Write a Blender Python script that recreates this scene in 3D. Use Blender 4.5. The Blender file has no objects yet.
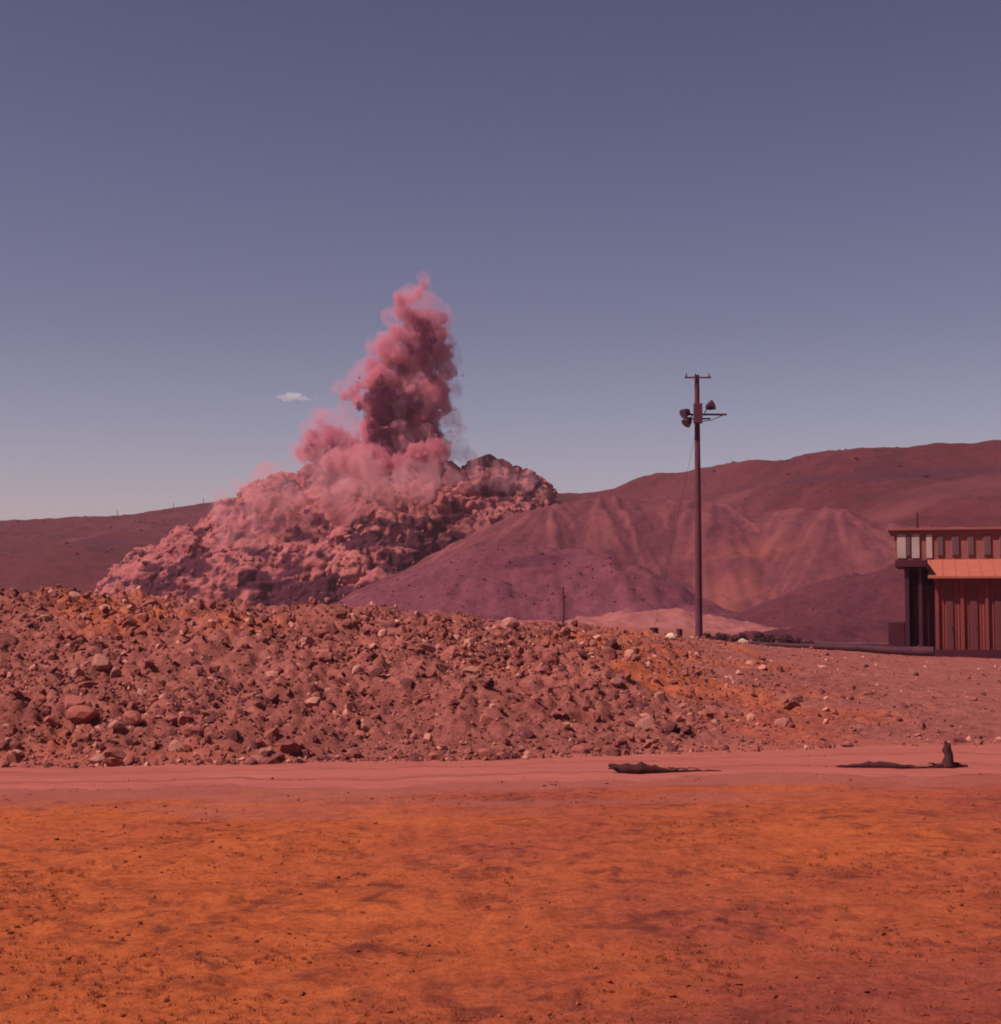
import bpy, bmesh, math, random
import numpy as np
from mathutils import Vector, Matrix

# ------------------------------------------------------------------ camera, sky, sun, exposure
SC = bpy.context.scene
COL = SC.collection
H, F, HOR = 2.5, 1480.0, 600.0
PITCH = math.atan((HOR - 512.0) / F)
cam_d = bpy.data.cameras.new('camera')
cam_d.sensor_fit = 'VERTICAL'
cam_d.sensor_height = 36.0
cam_d.lens = F / 1024.0 * 36.0
cam_d.clip_start = 0.1
cam_d.clip_end = 20000
cam = bpy.data.objects.new('camera', cam_d)
COL.objects.link(cam)
cam.location = (0, 0, H)
cam.rotation_euler = (math.pi / 2 + PITCH, 0, 0)
SC.camera = cam

SUN = Vector((-0.58, -0.22, 0.80)).normalized()
world = bpy.data.worlds.new('World')
SC.world = world
world.use_nodes = True
wn, wl = world.node_tree.nodes, world.node_tree.links
wn.clear()
w_out = wn.new('ShaderNodeOutputWorld')
w_bg = wn.new('ShaderNodeBackground')
w_sky = wn.new('ShaderNodeTexSky')
w_sky.sky_type = 'NISHITA'
w_sky.sun_disc = False
w_sky.sun_elevation = math.asin(SUN.z)
w_sky.sun_rotation = math.atan2(SUN.x, SUN.y)
w_sky.air_density = 1.0
w_sky.dust_density = 0.9
w_sky.ozone_density = 1.0
w_mul = wn.new('ShaderNodeMix')
w_mul.data_type = 'RGBA'
w_mul.blend_type = 'MULTIPLY'
w_mul.inputs['Factor'].default_value = 1.0
w_tc = wn.new('ShaderNodeTexCoord')
w_sep = wn.new('ShaderNodeSeparateXYZ')
w_rmp = wn.new('ShaderNodeValToRGB')
w_rmp.color_ramp.elements[0].position = 0.02
w_rmp.color_ramp.elements[0].color = (0.80, 0.67, 0.74, 1)
w_rmp.color_ramp.elements[1].position = 0.40
w_rmp.color_ramp.elements[1].color = (0.43, 0.33, 0.41, 1)
e_ = w_rmp.color_ramp.elements.new(0.18); e_.color = (0.54, 0.435, 0.49, 1)
wl.new(w_tc.outputs['Generated'], w_sep.inputs[0])
wl.new(w_sep.outputs['Z'], w_rmp.inputs['Fac'])
wl.new(w_rmp.outputs['Color'], w_mul.inputs[7])
wl.new(w_sky.outputs[0], w_mul.inputs[6])
wl.new(w_mul.outputs[2], w_bg.inputs['Color'])
w_bg.inputs['Strength'].default_value = 0.1
wl.new(w_bg.outputs[0], w_out.inputs['Surface'])

sun_d = bpy.data.lights.new('sun', 'SUN')
sun_d.energy = 5.0
sun_d.angle = math.radians(0.5)
sun_d.color = (1.0, 0.93, 0.86)
sun = bpy.data.objects.new('sun', sun_d)
COL.objects.link(sun)
sun.rotation_euler = SUN.to_track_quat('Z', 'Y').to_euler()

SC.view_settings.view_transform = 'Standard'
SC.view_settings.look = 'None'
SC.view_settings.exposure = 0.24
SC.view_settings.gamma = 1.0
SC.cycles.max_bounces = 6
SC.cycles.diffuse_bounces = 3
SC.cycles.volume_bounces = 3
SC.cycles.transparent_max_bounces = 48
SC.cycles.volume_step_rate = 1.0
SC.cycles.volume_max_steps = 256
SC.cycles.use_denoising = True
SC.cycles.filter_width = 1.9

HAZE = 0.0002
R = random.Random(7)
NR = np.random.default_rng(11)


def P(px, py, d):
    """world point seen at pixel (px, py) at distance y = d"""
    cx, cz = (px - 500.5) / F, (512.0 - py) / F
    dy = math.cos(PITCH) - cz * math.sin(PITCH)
    dz = math.sin(PITCH) + cz * math.cos(PITCH)
    return Vector((cx / dy * d, d, H + dz / dy * d))


# ------------------------------------------------------------------ noise
def _h(ix, iy, iz, s):
    n = (ix * 374761393 + iy * 668265263 + iz * 2147483647 + s * 1274126177) & 0xFFFFFFFF
    n = ((n ^ (n >> 13)) * 1274126177) & 0xFFFFFFFF
    n = ((n ^ (n >> 16)) * 2246822519) & 0xFFFFFFFF
    return ((n ^ (n >> 15)) & 0xFFFF) / 65535.0


def noise(x, y, z=0.0, s=0):
    x, y, z = np.broadcast_arrays(np.asarray(x, float), np.asarray(y, float), np.asarray(z, float))
    ix, iy, iz = np.floor(x).astype(np.int64), np.floor(y).astype(np.int64), np.floor(z).astype(np.int64)
    fx, fy, fz = x - ix, y - iy, z - iz
    u, v, w = [f * f * f * (f * (f * 6 - 15) + 10) for f in (fx, fy, fz)]
    r = 0
    for a in (0, 1):
        for b in (0, 1):
            for c in (0, 1):
                r = r + _h(ix + a, iy + b, iz + c, s) * (u if a else 1 - u) * (v if b else 1 - v) * (w if c else 1 - w)
    return r * 2 - 1


def fbm(x, y, z=0.0, o=4, s=0, g=0.5):
    r, a = 0, 1.0
    x, y, z = np.asarray(x, float), np.asarray(y, float), np.asarray(z, float)
    for k in range(o):
        r = r + a * noise(x * 2.03 ** k, y * 2.03 ** k, z * 2.03 ** k, s + 17 * k)
        a *= g
    return r


def sstep(a, b, x):
    t = np.clip((x - a) / (b - a), 0, 1)
    return t * t * (3 - 2 * t)


# ------------------------------------------------------------------ helpers
def tag(o, label=None, cat=None, group=None, kind=None):
    if label: o['label'] = label
    if cat: o['category'] = cat
    if group: o['group'] = group
    if kind: o['kind'] = kind
    return o


def link(name, me, m=None, parent=None):
    o = bpy.data.objects.new(name, me)
    COL.objects.link(o)
    if m is not None and not len(me.materials):
        me.materials.append(m)
    if parent: o.parent = parent
    return o


def empty(name, loc, rz=0):
    o = bpy.data.objects.new(name, None)
    COL.objects.link(o)
    o.location = loc
    o.rotation_euler = (0, 0, rz)
    o.empty_display_size = 0.3
    return o


def np_mesh(name, V, Fq, smooth=True):
    me = bpy.data.meshes.new(name)
    V = np.asarray(V, np.float32)
    Fq = np.asarray(Fq, np.int32)
    k = Fq.shape[1]
    me.vertices.add(len(V))
    me.vertices.foreach_set('co', V.ravel())
    me.loops.add(Fq.size)
    me.loops.foreach_set('vertex_index', Fq.ravel())
    me.polygons.add(len(Fq))
    me.polygons.foreach_set('loop_start', np.arange(len(Fq), dtype=np.int32) * k)
    me.polygons.foreach_set('use_smooth', np.full(len(Fq), smooth))
    me.update(calc_edges=True)
    me.validate()
    return me


def grid_faces(nu, nv):
    i, j = np.meshgrid(np.arange(nv - 1), np.arange(nu - 1), indexing='ij')
    a = (i * nu + j).ravel()
    return np.stack([a, a + 1, a + nu + 1, a + nu], 1)


def put_attr(me, name, arr):
    at = me.attributes.new(name, 'FLOAT', 'POINT')
    at.data.foreach_set('value', np.asarray(arr, np.float32))


class MB:
    """collects boxes and tubes, builds ONE mesh object"""
    def __init__(self): self.bm = bmesh.new()

    def box(self, x0, x1, y0, y1, z0, z1, bev=0.0):
        r = bmesh.ops.create_cube(self.bm, size=1)
        for v in r['verts']:
            v.co = Vector(((x0 + x1) / 2 + v.co.x * (x1 - x0), (y0 + y1) / 2 + v.co.y * (y1 - y0), (z0 + z1) / 2 + v.co.z * (z1 - z0)))
        if bev:
            es = {e for v in r['verts'] for e in v.link_edges}
            bmesh.ops.bevel(self.bm, geom=list(es), offset=bev, segments=1, affect='EDGES')
        return self

    def tube(self, pts, rad, n=10, caps=True):
        rs = rad if isinstance(rad, (list, tuple)) else [rad] * len(pts)
        pts = [Vector(p) for p in pts]
        rings = []
        for i, p in enumerate(pts):
            t = (pts[min(i + 1, len(pts) - 1)] - pts[max(i - 1, 0)]).normalized()
            up = Vector((0, 0, 1)) if abs(t.z) < .9 else Vector((1, 0, 0))
            a = t.cross(up).normalized(); b = t.cross(a)
            rings.append([self.bm.verts.new(p + (a * math.cos(k * 2 * math.pi / n) + b * math.sin(k * 2 * math.pi / n)) * rs[i]) for k in range(n)])
        for q, w in zip(rings, rings[1:]):
            for k in range(n):
                self.bm.faces.new((q[k], q[(k + 1) % n], w[(k + 1) % n], w[k]))
        if caps:
            self.bm.faces.new(list(reversed(rings[0]))); self.bm.faces.new(rings[-1])
        return self

    def face(self, pts):
        self.bm.faces.new([self.bm.verts.new(Vector(p)) for p in pts])
        return self

    def build(self, name, m, parent=None, smooth=False):
        bmesh.ops.recalc_face_normals(self.bm, faces=self.bm.faces)
        me = bpy.data.meshes.new(name)
        self.bm.to_mesh(me); self.bm.free()
        if smooth:
            me.polygons.foreach_set('use_smooth', [True] * len(me.polygons))
            try: me.set_sharp_from_angle(angle=math.radians(40))
            except Exception: pass
        return link(name, me, m, parent)


# ------------------------------------------------------------------ materials
def newmat(name):
    m = bpy.data.materials.new(name)
    m.use_nodes = True
    nt = m.node_tree
    nt.nodes.clear()
    out = nt.nodes.new('ShaderNodeOutputMaterial')
    return m, nt, out


def nnoise(nt, vec, scale, detail=6, rough=0.6, dist=0.0):
    n = nt.nodes.new('ShaderNodeTexNoise')
    n.inputs['Scale'].default_value = scale
    n.inputs['Detail'].default_value = detail
    n.inputs['Roughness'].default_value = rough
    n.inputs['Distortion'].default_value = dist
    nt.links.new(vec, n.inputs['Vector'])
    return n.outputs['Fac']


def ramp(nt, fac, stops):
    r = nt.nodes.new('ShaderNodeValToRGB')
    e = r.color_ramp.elements
    while len(e) < len(stops): e.new(0.5)
    for el, (p, c) in zip(e, stops):
        el.position = p
        el.color = (c[0], c[1], c[2], 1) if not isinstance(c, (int, float)) else (c, c, c, 1)
    nt.links.new(fac, r.inputs['Fac'])
    return r.outputs['Color']


def mixc(nt, fac, a, b, mode='MIX'):
    m = nt.nodes.new('ShaderNodeMix')
    m.data_type = 'RGBA'
    m.blend_type = mode
    for sock, v in ((m.inputs['Factor'], fac), (m.inputs[6], a), (m.inputs[7], b)):
        if hasattr(v, 'links') or isinstance(v, bpy.types.NodeSocket): nt.links.new(v, sock)
        elif isinstance(v, (int, float)): sock.default_value = v
        else: sock.default_value = (v[0], v[1], v[2], 1)
    return m.outputs[2]


def soil(name, base, dark, light, s1=0.15, s2=1.2, s3=8, bump=0.05, bscale=6, attr=None, attrcol=None,
         scale=(1, 1, 1), rough=0.95, c_pos=(0.3, 0.5, 0.7), random_tone=0.0, attr2=None, attrcol2=None):
    """earth / rock: three tones mixed at three sizes, optional vertex attribute for a second soil or painted shade"""
    m, nt, out = newmat(name)
    tc = nt.nodes.new('ShaderNodeTexCoord')
    mp = nt.nodes.new('ShaderNodeMapping')
    mp.inputs['Scale'].default_value = scale
    nt.links.new(tc.outputs['Object'], mp.inputs['Vector'])
    v = mp.outputs['Vector']
    a = nnoise(nt, v, s1, 5, 0.6, 0.3)
    b = nnoise(nt, v, s2, 6, 0.65)
    c = nnoise(nt, v, s3, 6, 0.7)
    col = ramp(nt, a, [(c_pos[0], dark), (c_pos[1], base), (c_pos[2], light)])
    col = mixc(nt, 0.55, col, ramp(nt, b, [(0.32, dark), (0.5, base), (0.68, light)]))
    col = mixc(nt, 0.4, col, ramp(nt, c, [(0.35, dark), (0.5, base), (0.66, light)]))
    if attr:
        at = nt.nodes.new('ShaderNodeAttribute')
        at.attribute_name = attr
        var = ramp(nt, b, [(0.3, tuple(0.6 * q for q in attrcol)), (0.7, tuple(1.4 * q for q in attrcol))])
        col = mixc(nt, at.outputs['Fac'], col, var)
    if attr2:
        at = nt.nodes.new('ShaderNodeAttribute')
        at.attribute_name = attr2
        col = mixc(nt, at.outputs['Fac'], col, attrcol2)
    if random_tone:
        oi = nt.nodes.new('ShaderNodeObjectInfo')
        rr = ramp(nt, oi.outputs['Random'], [(0, 1 - random_tone), (1, 1 + random_tone)])
        col = mixc(nt, 1.0, col, rr, 'MULTIPLY')
    bs = nt.nodes.new('ShaderNodeBsdfPrincipled')
    nt.links.new(col, bs.inputs['Base Color'])
    bs.inputs['Roughness'].default_value = rough
    bs.inputs['Specular IOR Level'].default_value = 0.15
    bn = nnoise(nt, v, bscale, 8, 0.7)
    bp = nt.nodes.new('ShaderNodeBump')
    bp.inputs['Strength'].default_value = 1.0
    bp.inputs['Distance'].default_value = bump
    nt.links.new(bn, bp.inputs['Height'])
    nt.links.new(bp.outputs['Normal'], bs.inputs['Normal'])
    nt.links.new(bs.outputs[0], out.inputs['Surface'])
    return m


def paint(name, col, dirt=(0.06, 0.03, 0.03), amt=0.35, rough=0.6, metal=0.0, s=1.5):
    m, nt, out = newmat(name)
    tc = nt.nodes.new('ShaderNodeTexCoord')
    a = nnoise(nt, tc.outputs['Object'], s, 8, 0.65)
    f = ramp(nt, a, [(0.42, 0.0), (0.72, amt)])
    c = mixc(nt, f, col, dirt)
    bs = nt.nodes.new('ShaderNodeBsdfPrincipled')
    nt.links.new(c, bs.inputs['Base Color'])
    bs.inputs['Roughness'].default_value = rough
    bs.inputs['Metallic'].default_value = metal
    bs.inputs['Specular IOR Level'].default_value = 0.15
    nt.links.new(bs.outputs[0], out.inputs['Surface'])
    return m


def dust(name, col, dens, noise_scale=None, lo=0.35, hi=0.65, aniso=0.0, detail=3):
    m, nt, out = newmat(name)
    pv = nt.nodes.new('ShaderNodeVolumePrincipled')
    pv.inputs['Color'].default_value = (*col, 1)
    pv.inputs['Anisotropy'].default_value = aniso
    pv.inputs['Density'].default_value = dens
    if noise_scale:
        tc = nt.nodes.new('ShaderNodeTexCoord')
        mp = nt.nodes.new('ShaderNodeMapping')
        mp.inputs['Rotation'].default_value = (0.2, 0.45, 0)
        mp.inputs['Scale'].default_value = (1.25, 1.0, 0.6)
        nt.links.new(tc.outputs['Object'], mp.inputs['Vector'])
        f = nnoise(nt, mp.outputs['Vector'], noise_scale, detail, 0.65, 1.6)
        r = nt.nodes.new('ShaderNodeMapRange')
        r.interpolation_type = 'SMOOTHSTEP'
        r.inputs['From Min'].default_value = lo
        r.inputs['From Max'].default_value = hi
        r.inputs['To Max'].default_value = dens
        nt.links.new(f, r.inputs['Value'])
        nt.links.new(r.outputs['Result'], pv.inputs['Density'])
    nt.links.new(pv.outputs[0], out.inputs['Volume'])
    return m


M = {}


def ground_mat():
    m, nt, out = newmat('red_earth')
    tc = nt.nodes.new('ShaderNodeTexCoord')
    v = tc.outputs['Object']
    sets = {}
    a, b, c, d = nnoise(nt, v, 0.22, 5, 0.6, 0.5), nnoise(nt, v, 1.1, 6, 0.65, 0.4), nnoise(nt, v, 3.6, 5, 0.7, 0.3), nnoise(nt, v, 13, 5, 0.7)

    def pal(dark, base, light, kc=0.5):
        x = ramp(nt, a, [(0.3, dark), (0.5, base), (0.7, light)])
        x = mixc(nt, 0.5, x, ramp(nt, b, [(0.36, dark), (0.5, base), (0.62, light)]))
        x = mixc(nt, kc, x, ramp(nt, c, [(0.38, dark), (0.48, base), (0.62, light)]))
        return mixc(nt, 0.3, x, ramp(nt, d, [(0.38, dark), (0.5, base), (0.62, light)]))

    def att(n):
        q = nt.nodes.new('ShaderNodeAttribute'); q.attribute_name = n
        return q.outputs['Fac']
    col = pal((0.16, 0.026, 0.011), (0.44, 0.084, 0.024), (0.54, 0.120, 0.036))
    mot = nnoise(nt, v, 2.3, 7, 0.72, 0.6)
    mot2 = nnoise(nt, v, 0.5, 4, 0.6, 0.5)
    mm_ = mixc(nt, 1.0, ramp(nt, mot, [(0.50, 0.0), (0.62, 0.8)]), ramp(nt, mot2, [(0.38, 0.15), (0.58, 1.0)]), 'MULTIPLY')
    col = mixc(nt, att('plum'), col, pal((0.13, 0.020, 0.017), (0.31, 0.055, 0.031), (0.42, 0.088, 0.048)))
    col = mixc(nt, mm_, col, (0.115, 0.020, 0.014))
    col = mixc(nt, att('bank'), col, pal((0.105, 0.021, 0.021), (0.265, 0.067, 0.053), (0.37, 0.112, 0.086)))
    col = mixc(nt, att('road'), col, pal((0.24, 0.052, 0.040), (0.33, 0.080, 0.060), (0.38, 0.102, 0.076), 0.3))
    bs = nt.nodes.new('ShaderNodeBsdfPrincipled')
    nt.links.new(col, bs.inputs['Base Color'])
    bs.inputs['Roughness'].default_value = 0.95
    bs.inputs['Specular IOR Level'].default_value = 0.12
    h = mixc(nt, 0.5, nnoise(nt, v, 5, 8, 0.75), nnoise(nt, v, 22, 6, 0.75))
    bp = nt.nodes.new('ShaderNodeBump')
    bp.inputs['Distance'].default_value = 0.07
    nt.links.new(h, bp.inputs['Height'])
    nt.links.new(bp.outputs['Normal'], bs.inputs['Normal'])
    nt.links.new(bs.outputs[0], out.inputs['Surface'])
    return m


M['ground'] = ground_mat()
M['road'] = soil('road_dust', (0.31, 0.075, 0.056), (0.22, 0.048, 0.037), (0.36, 0.096, 0.072), 0.5, 1.6, 5, 0.01, 5, scale=(0.15, 1, 1))
M['rock_red'] = soil('rock_red', (0.31, 0.080, 0.062), (0.16, 0.034, 0.031), (0.44, 0.135, 0.105), 1.5, 4, 12, 0.03, 9, random_tone=0.25)
M['rock_pale'] = soil('rock_pale', (0.42, 0.150, 0.115), (0.28, 0.085, 0.068), (0.54, 0.22, 0.17), 1.5, 4, 12, 0.03, 9, random_tone=0.15)
M['rock_dark'] = soil('rock_dark', (0.13, 0.032, 0.032), (0.07, 0.018, 0.02), (0.19, 0.05, 0.045), 1.5, 4, 12, 0.03, 9, random_tone=0.2)
M['rock_white'] = soil('rock_white', (0.62, 0.40, 0.30), (0.45, 0.25, 0.18), (0.72, 0.5, 0.4), 1.5, 4, 12, 0.03, 9)
M['hill'] = soil('hill_earth', (0.076, 0.011, 0.013), (0.026, 0.005, 0.008), (0.120, 0.022, 0.020), 0.02, 0.09, 0.4, 0.6, 0.35,
                 attr='light', attrcol=(0.105, 0.023, 0.025), attr2='shade_band', attrcol2=(0.050, 0.010, 0.020))  # attr2 puts the shade of the cut terrace faces into the colour
M['heap'] = soil('spoil', (0.130, 0.030, 0.043), (0.08, 0.017, 0.028), (0.18, 0.046, 0.060), 0.06, 0.4, 1.8, 0.08, 1.6,
                 attr='dark', attrcol=(0.085, 0.018, 0.032))
M['heap_b'] = soil('spoil_mixed', (0.102, 0.021, 0.028), (0.055, 0.010, 0.017), (0.15, 0.035, 0.040), 0.04, 0.25, 1.2, 0.1, 1.2,
                   attr='dark', attrcol=(0.18, 0.046, 0.046), attr2='slip', attrcol2=(0.20, 0.046, 0.036))
M['heap_d'] = soil('spoil_dark', (0.080, 0.015, 0.023), (0.045, 0.008, 0.015), (0.11, 0.022, 0.03), 0.06, 0.4, 1.6, 0.08, 1.6)
M['heap_l'] = soil('sand_pale', (0.26, 0.075, 0.070), (0.19, 0.05, 0.05), (0.32, 0.10, 0.09), 0.1, 0.6, 2.6, 0.05, 2.6)
M['debris'] = soil('blasted_earth', (0.31, 0.080, 0.078), (0.095, 0.015, 0.032), (0.42, 0.130, 0.110), 0.05, 0.22, 0.7, 0.35, 0.8, c_pos=(0.33, 0.46, 0.62), attr='broken', attrcol=(0.042, 0.005, 0.015))  # dark tone and attribute paint shade between the clumps, plus some dark rock
M['dust_col'] = dust('dust_dense', (0.76, 0.28, 0.34), 1.0, 0.36, 0.22, 0.66, detail=5)
M['dust_shade'] = dust('dust_shade', (0.15, 0.014, 0.06), 1.2, 0.45, 0.34, 0.62, detail=5)  # near-black albedo stands in for the column's self-shadow
M['dust_edge'] = dust('dust_edge', (0.88, 0.40, 0.50), 0.24, 0.40, 0.36, 0.66, detail=5)
M['dust_wisp'] = dust('dust_thin', (0.86, 0.42, 0.45), 0.20, 0.14, 0.36, 0.72)
M['wood'] = paint('pole_wood', (0.115, 0.032, 0.045), (0.05, 0.014, 0.02), 0.6, 0.9)
M['dmetal'] = paint('dark_metal', (0.045, 0.010, 0.022), (0.09, 0.022, 0.03), 0.5, 0.6)
M['lens'] = paint('lamp_glass', (0.10, 0.07, 0.09), (0.05, 0.03, 0.03), 0.3, 0.25)
M['steel'] = paint('rust_pipe', (0.055, 0.014, 0.024), (0.13, 0.035, 0.03), 0.5, 0.7)
M['wall_red'] = paint('red_sheet', (0.20, 0.038, 0.034), (0.12, 0.022, 0.024), 0.6, 0.8, s=0.9)
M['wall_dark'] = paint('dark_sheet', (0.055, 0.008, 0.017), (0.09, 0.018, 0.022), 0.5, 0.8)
M['roof'] = paint('roof_dusty', (0.36, 0.085, 0.055), (0.25, 0.055, 0.038), 0.5, 0.85)
M['clad'] = paint('upper_cladding', (0.24, 0.07, 0.06), (0.16, 0.04, 0.04), 0.5, 0.8)
M['pale'] = paint('pale_panel', (0.40, 0.26, 0.235), (0.25, 0.12, 0.11), 0.5, 0.6)
M['pane'] = paint('dusty_glass', (0.10, 0.050, 0.055), (0.18, 0.07, 0.06), 0.5, 0.3)
M['door'] = paint('door_sheet', (0.105, 0.026, 0.028), (0.16, 0.035, 0.03), 0.4, 0.8)
M['leaf'] = soil('scrub_leaf', (0.065, 0.022, 0.028), (0.035, 0.012, 0.018), (0.10, 0.034, 0.034), 2, 6, 20, 0.01, 20)
M['dry'] = soil('dry_grass', (0.22, 0.045, 0.020), (0.12, 0.022, 0.012), (0.36, 0.085, 0.035), 1, 3, 9, 0.005, 9)
M['clod'] = soil('clod', (0.20, 0.036, 0.016), (0.12, 0.02, 0.012), (0.30, 0.06, 0.026), 1.5, 4, 12, 0.01, 9)
M['log'] = soil('charred_wood', (0.050, 0.012, 0.016), (0.028, 0.007, 0.012), (0.085, 0.022, 0.022), 2, 6, 20, 0.01, 12)

# ------------------------------------------------------------------ terrain height
CX = np.array([-40, -13, -8, -4, -0.5, 3, 6.7, 10, 15, 22, 60], float)
CZ = np.array([2.42, 2.44, 2.26, 2.08, 1.78, 1.45, 1.05, 0.78, 0.42, 0.25, 0.2])
CY = np.array([36, 36, 37, 39, 42, 46, 50, 52, 54, 55, 55], float)


def toe_y(x):
    return np.interp(x, [-40, -8, 0, 6, 12, 60], [19.5, 22.4, 23.7, 25.8, 26.4, 27.0])


def Z(x, y, fine=True):
    x, y = np.broadcast_arrays(np.asarray(x, float), np.asarray(y, float))
    wob = 1.1 * fbm(x * 0.22, 3.0, 0, 3, 5)
    ty = toe_y(x) + 0.6 * wob
    cy = np.interp(x, CX, CY) + wob
    cz = np.interp(x, CX, CZ)
    bz = np.interp(x, [-60, 3, 8, 16, 60], [1.0, 1.0, 0.85, 0.30, 0.2])
    t = np.clip((y - ty) / (cy - ty), 0, 1)
    # a tipped bank: steep face on the left, a long easy slope on the right
    face = np.where(x < 4, 1 - (1 - t) ** 1.7, 1 - (1 - t) ** 1.25)
    z = cz * face * sstep(0, 0.06, t)
    back = sstep(0, 7, y - cy)
    z = np.where(y > cy, cz + (bz - cz) * back, z)
    rough = np.interp(x, [-30, 2, 6, 11], [1, 1, 0.45, 0.12])
    onb = sstep(0.0, 0.10, t) * (1 - 0.75 * sstep(2, 8, y - cy))
    z = z + onb * rough * (0.16 * fbm(x * 0.55, y * 0.55, 0, 3, 9) + 0.15 * np.abs(fbm(x * 1.4, y * 1.4, 0, 3, 21)))
    if fine:
        z = z + onb * rough * 0.15 * np.abs(fbm(x * 3.3, y * 3.3, 0, 3, 33))
        near = 1 - sstep(14, 19, y)
        z = z + (0.02 * fbm(x * 0.5, y * 0.7, 0, 3, 51) + 0.022 * np.abs(fbm(x * 3, y * 3, 0, 3, 55))) * (0.2 + 0.8 * near)
    z = z + np.where(y > 62, 0.25 * fbm(x * 0.03, y * 0.03, 0, 2, 77) * sstep(62, 120, y), 0)
    return z


def zat(x, y):
    return float(Z(x, y))


# ground sheet: one surface from behind the camera to the horizon
gy = np.concatenate([np.linspace(-60, 3.5, 24, endpoint=False), np.geomspace(3.5, 60, 760), np.geomspace(60.4, 1400, 110)])
gu = np.concatenate([-np.geomspace(3, 0.72, 16, endpoint=False), np.linspace(-0.72, 0.72, 640), np.geomspace(0.72, 3, 17)[1:]])
U, Yg = np.meshgrid(gu, gy)
X = U * np.maximum(np.abs(Yg), 12.0)
Zg = Z(X, Yg)
me = np_mesh('ground', np.stack([X.ravel(), Yg.ravel(), Zg.ravel()], 1), grid_faces(len(gu), len(gy)))
wob_e = 0.5 * fbm(X * 0.6, Yg * 0.6, 0, 4, 61)
bank = sstep(-0.2, 0.5, Yg - toe_y(X) + wob_e)
ochre = sstep(0.15, 0.7, 0.7 * fbm(X * 0.35, Yg * 0.25, 0, 4, 91) + 0.55 * np.exp(-((X - 4.0) / 1.8) ** 2) + 0.3 * np.exp(-((X + 8.5) / 2) ** 2 - ((Yg - 24) / 3) ** 2)) * 0.6 * (X < 8)
bank = bank * (1 - ochre * (Yg < 60))
road_near = np.interp(X, [-60, -8, 0, 4, 60], [15.6, 18.6, 19.6, 20.6, 21.6])
rd_edge = (Yg - road_near) / 1.6 + 0.9 * fbm(X * 0.35, Yg * 1.2, 0, 4, 63)
road_a = sstep(-1.2, 0.2, rd_edge) * (1 - sstep(-0.1, 0.6, Yg - toe_y(X) + wob_e))
road_a = np.maximum(road_a, np.interp(X, [5, 9], [0.5, 0.0]) * sstep(57, 64, Yg) * (Yg < 400))
plum = sstep(-0.25, 0.45, X / np.maximum(Yg, 3) + 0.35 * fbm(X * 0.25, Yg * 0.25, 0, 4, 64)) * (Yg < 30)
put_attr(me, 'bank', bank.ravel()); put_attr(me, 'road', road_a.ravel()); put_attr(me, 'plum', plum.ravel())
ground = link('ground', me, M['ground'])
tag(ground, 'red earth ground running from the foreground over the rubble bank to the hills', 'ground', kind='structure')

# haul road at the foot of the bank
ry = np.linspace(0, 1, 26)
rx = np.concatenate([np.linspace(-60, -14, 60), np.linspace(-13.9, 14, 420), np.linspace(14.1, 60, 60)])
RX, RT = np.meshgrid(rx, ry)
near_e = np.interp(RX, [-60, -8, 0, 4, 60], [16.2, 19.3, 20.3, 21.3, 22.3]) + 0.35 * fbm(RX * 0.5, 0, 0, 3, 3) + 0.12 * fbm(RX * 3, 0, 0, 3, 4)
far_e = toe_y(RX) - 0.1 + 0.3 * fbm(RX * 0.8, 7, 0, 3, 6)
RY = near_e + (far_e - near_e) * RT
RZ = Z(RX, RY) + 0.004 + 0.018 * np.sin(np.pi * RT) ** 0.5 - 0.01 * (RT == 0) - 0.01 * (RT == 1)
RZ -= 0.03 * np.exp(-((RT - 0.30) / 0.07) ** 2) + 0.03 * np.exp(-((RT - 0.68) / 0.05) ** 2)
road = link('dirt_road', np_mesh('dirt_road', np.stack([RX.ravel(), RY.ravel(), RZ.ravel()], 1), grid_faces(len(rx), len(ry))), M['road'])
tag(road, 'pinkish dusty dirt road along the foot of the rubble bank', 'road', kind='structure')

# ------------------------------------------------------------------ far hills
HX = np.array([-420, -230, -160, -137, -118, -101, -86, -60, 11, 28, 32, 40, 52, 61, 72, 80, 94, 109, 135, 200, 420], float)
HZ = np.array([22, 26, 28.6, 30, 32, 35, 37, 38, 33.2, 33.4, 34, 36.4, 37.5, 36.2, 35.8, 35.6, 36.6, 37.6, 38, 38, 33])
HY = np.array([520, 510, 500, 500, 500, 500, 500, 480, 420, 420, 415, 400, 380, 350, 335, 330, 330, 330, 330, 340, 380], float)
hx = np.linspace(-420, 420, 620)
hy = np.linspace(190, 900, 420)
XH, YH = np.meshgrid(hx, hy)
yr, zr = np.interp(XH, HX, HY), np.interp(XH, HX, HZ)
foot = yr - np.interp(XH, [-100, 0, 60, 120], [230, 190, 140, 130])
warp = 9 * fbm(XH * 0.02, YH * 0.02, 0, 3, 13)
t = np.clip((YH + warp - foot) / (yr - foot), 0, 1.0)
ter = np.interp(t, [0, 0.25, 0.34, 0.62, 0.72, 0.90, 1], [0, 0.36, 0.38, 0.70, 0.72, 0.98, 1.0])
amt = sstep(20, 60, XH) * 0.8
prof = (1 - amt) * (t ** 0.85) + amt * ter
ZH = 0.6 + (zr - 0.6) * prof
ZH = np.where(YH > yr, np.minimum(ZH, zr) - 0.03 * (YH - yr), ZH)
ZH = ZH + (0.9 * fbm(XH * 0.05, YH * 0.03, 0, 4, 23) + 0.3 * fbm(XH * 0.25, YH * 0.2, 0, 2, 29)) * sstep(0.02, 0.3, t)
ZH = np.where(t <= 0, -0.8, ZH)
th_ = t.copy()
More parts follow.
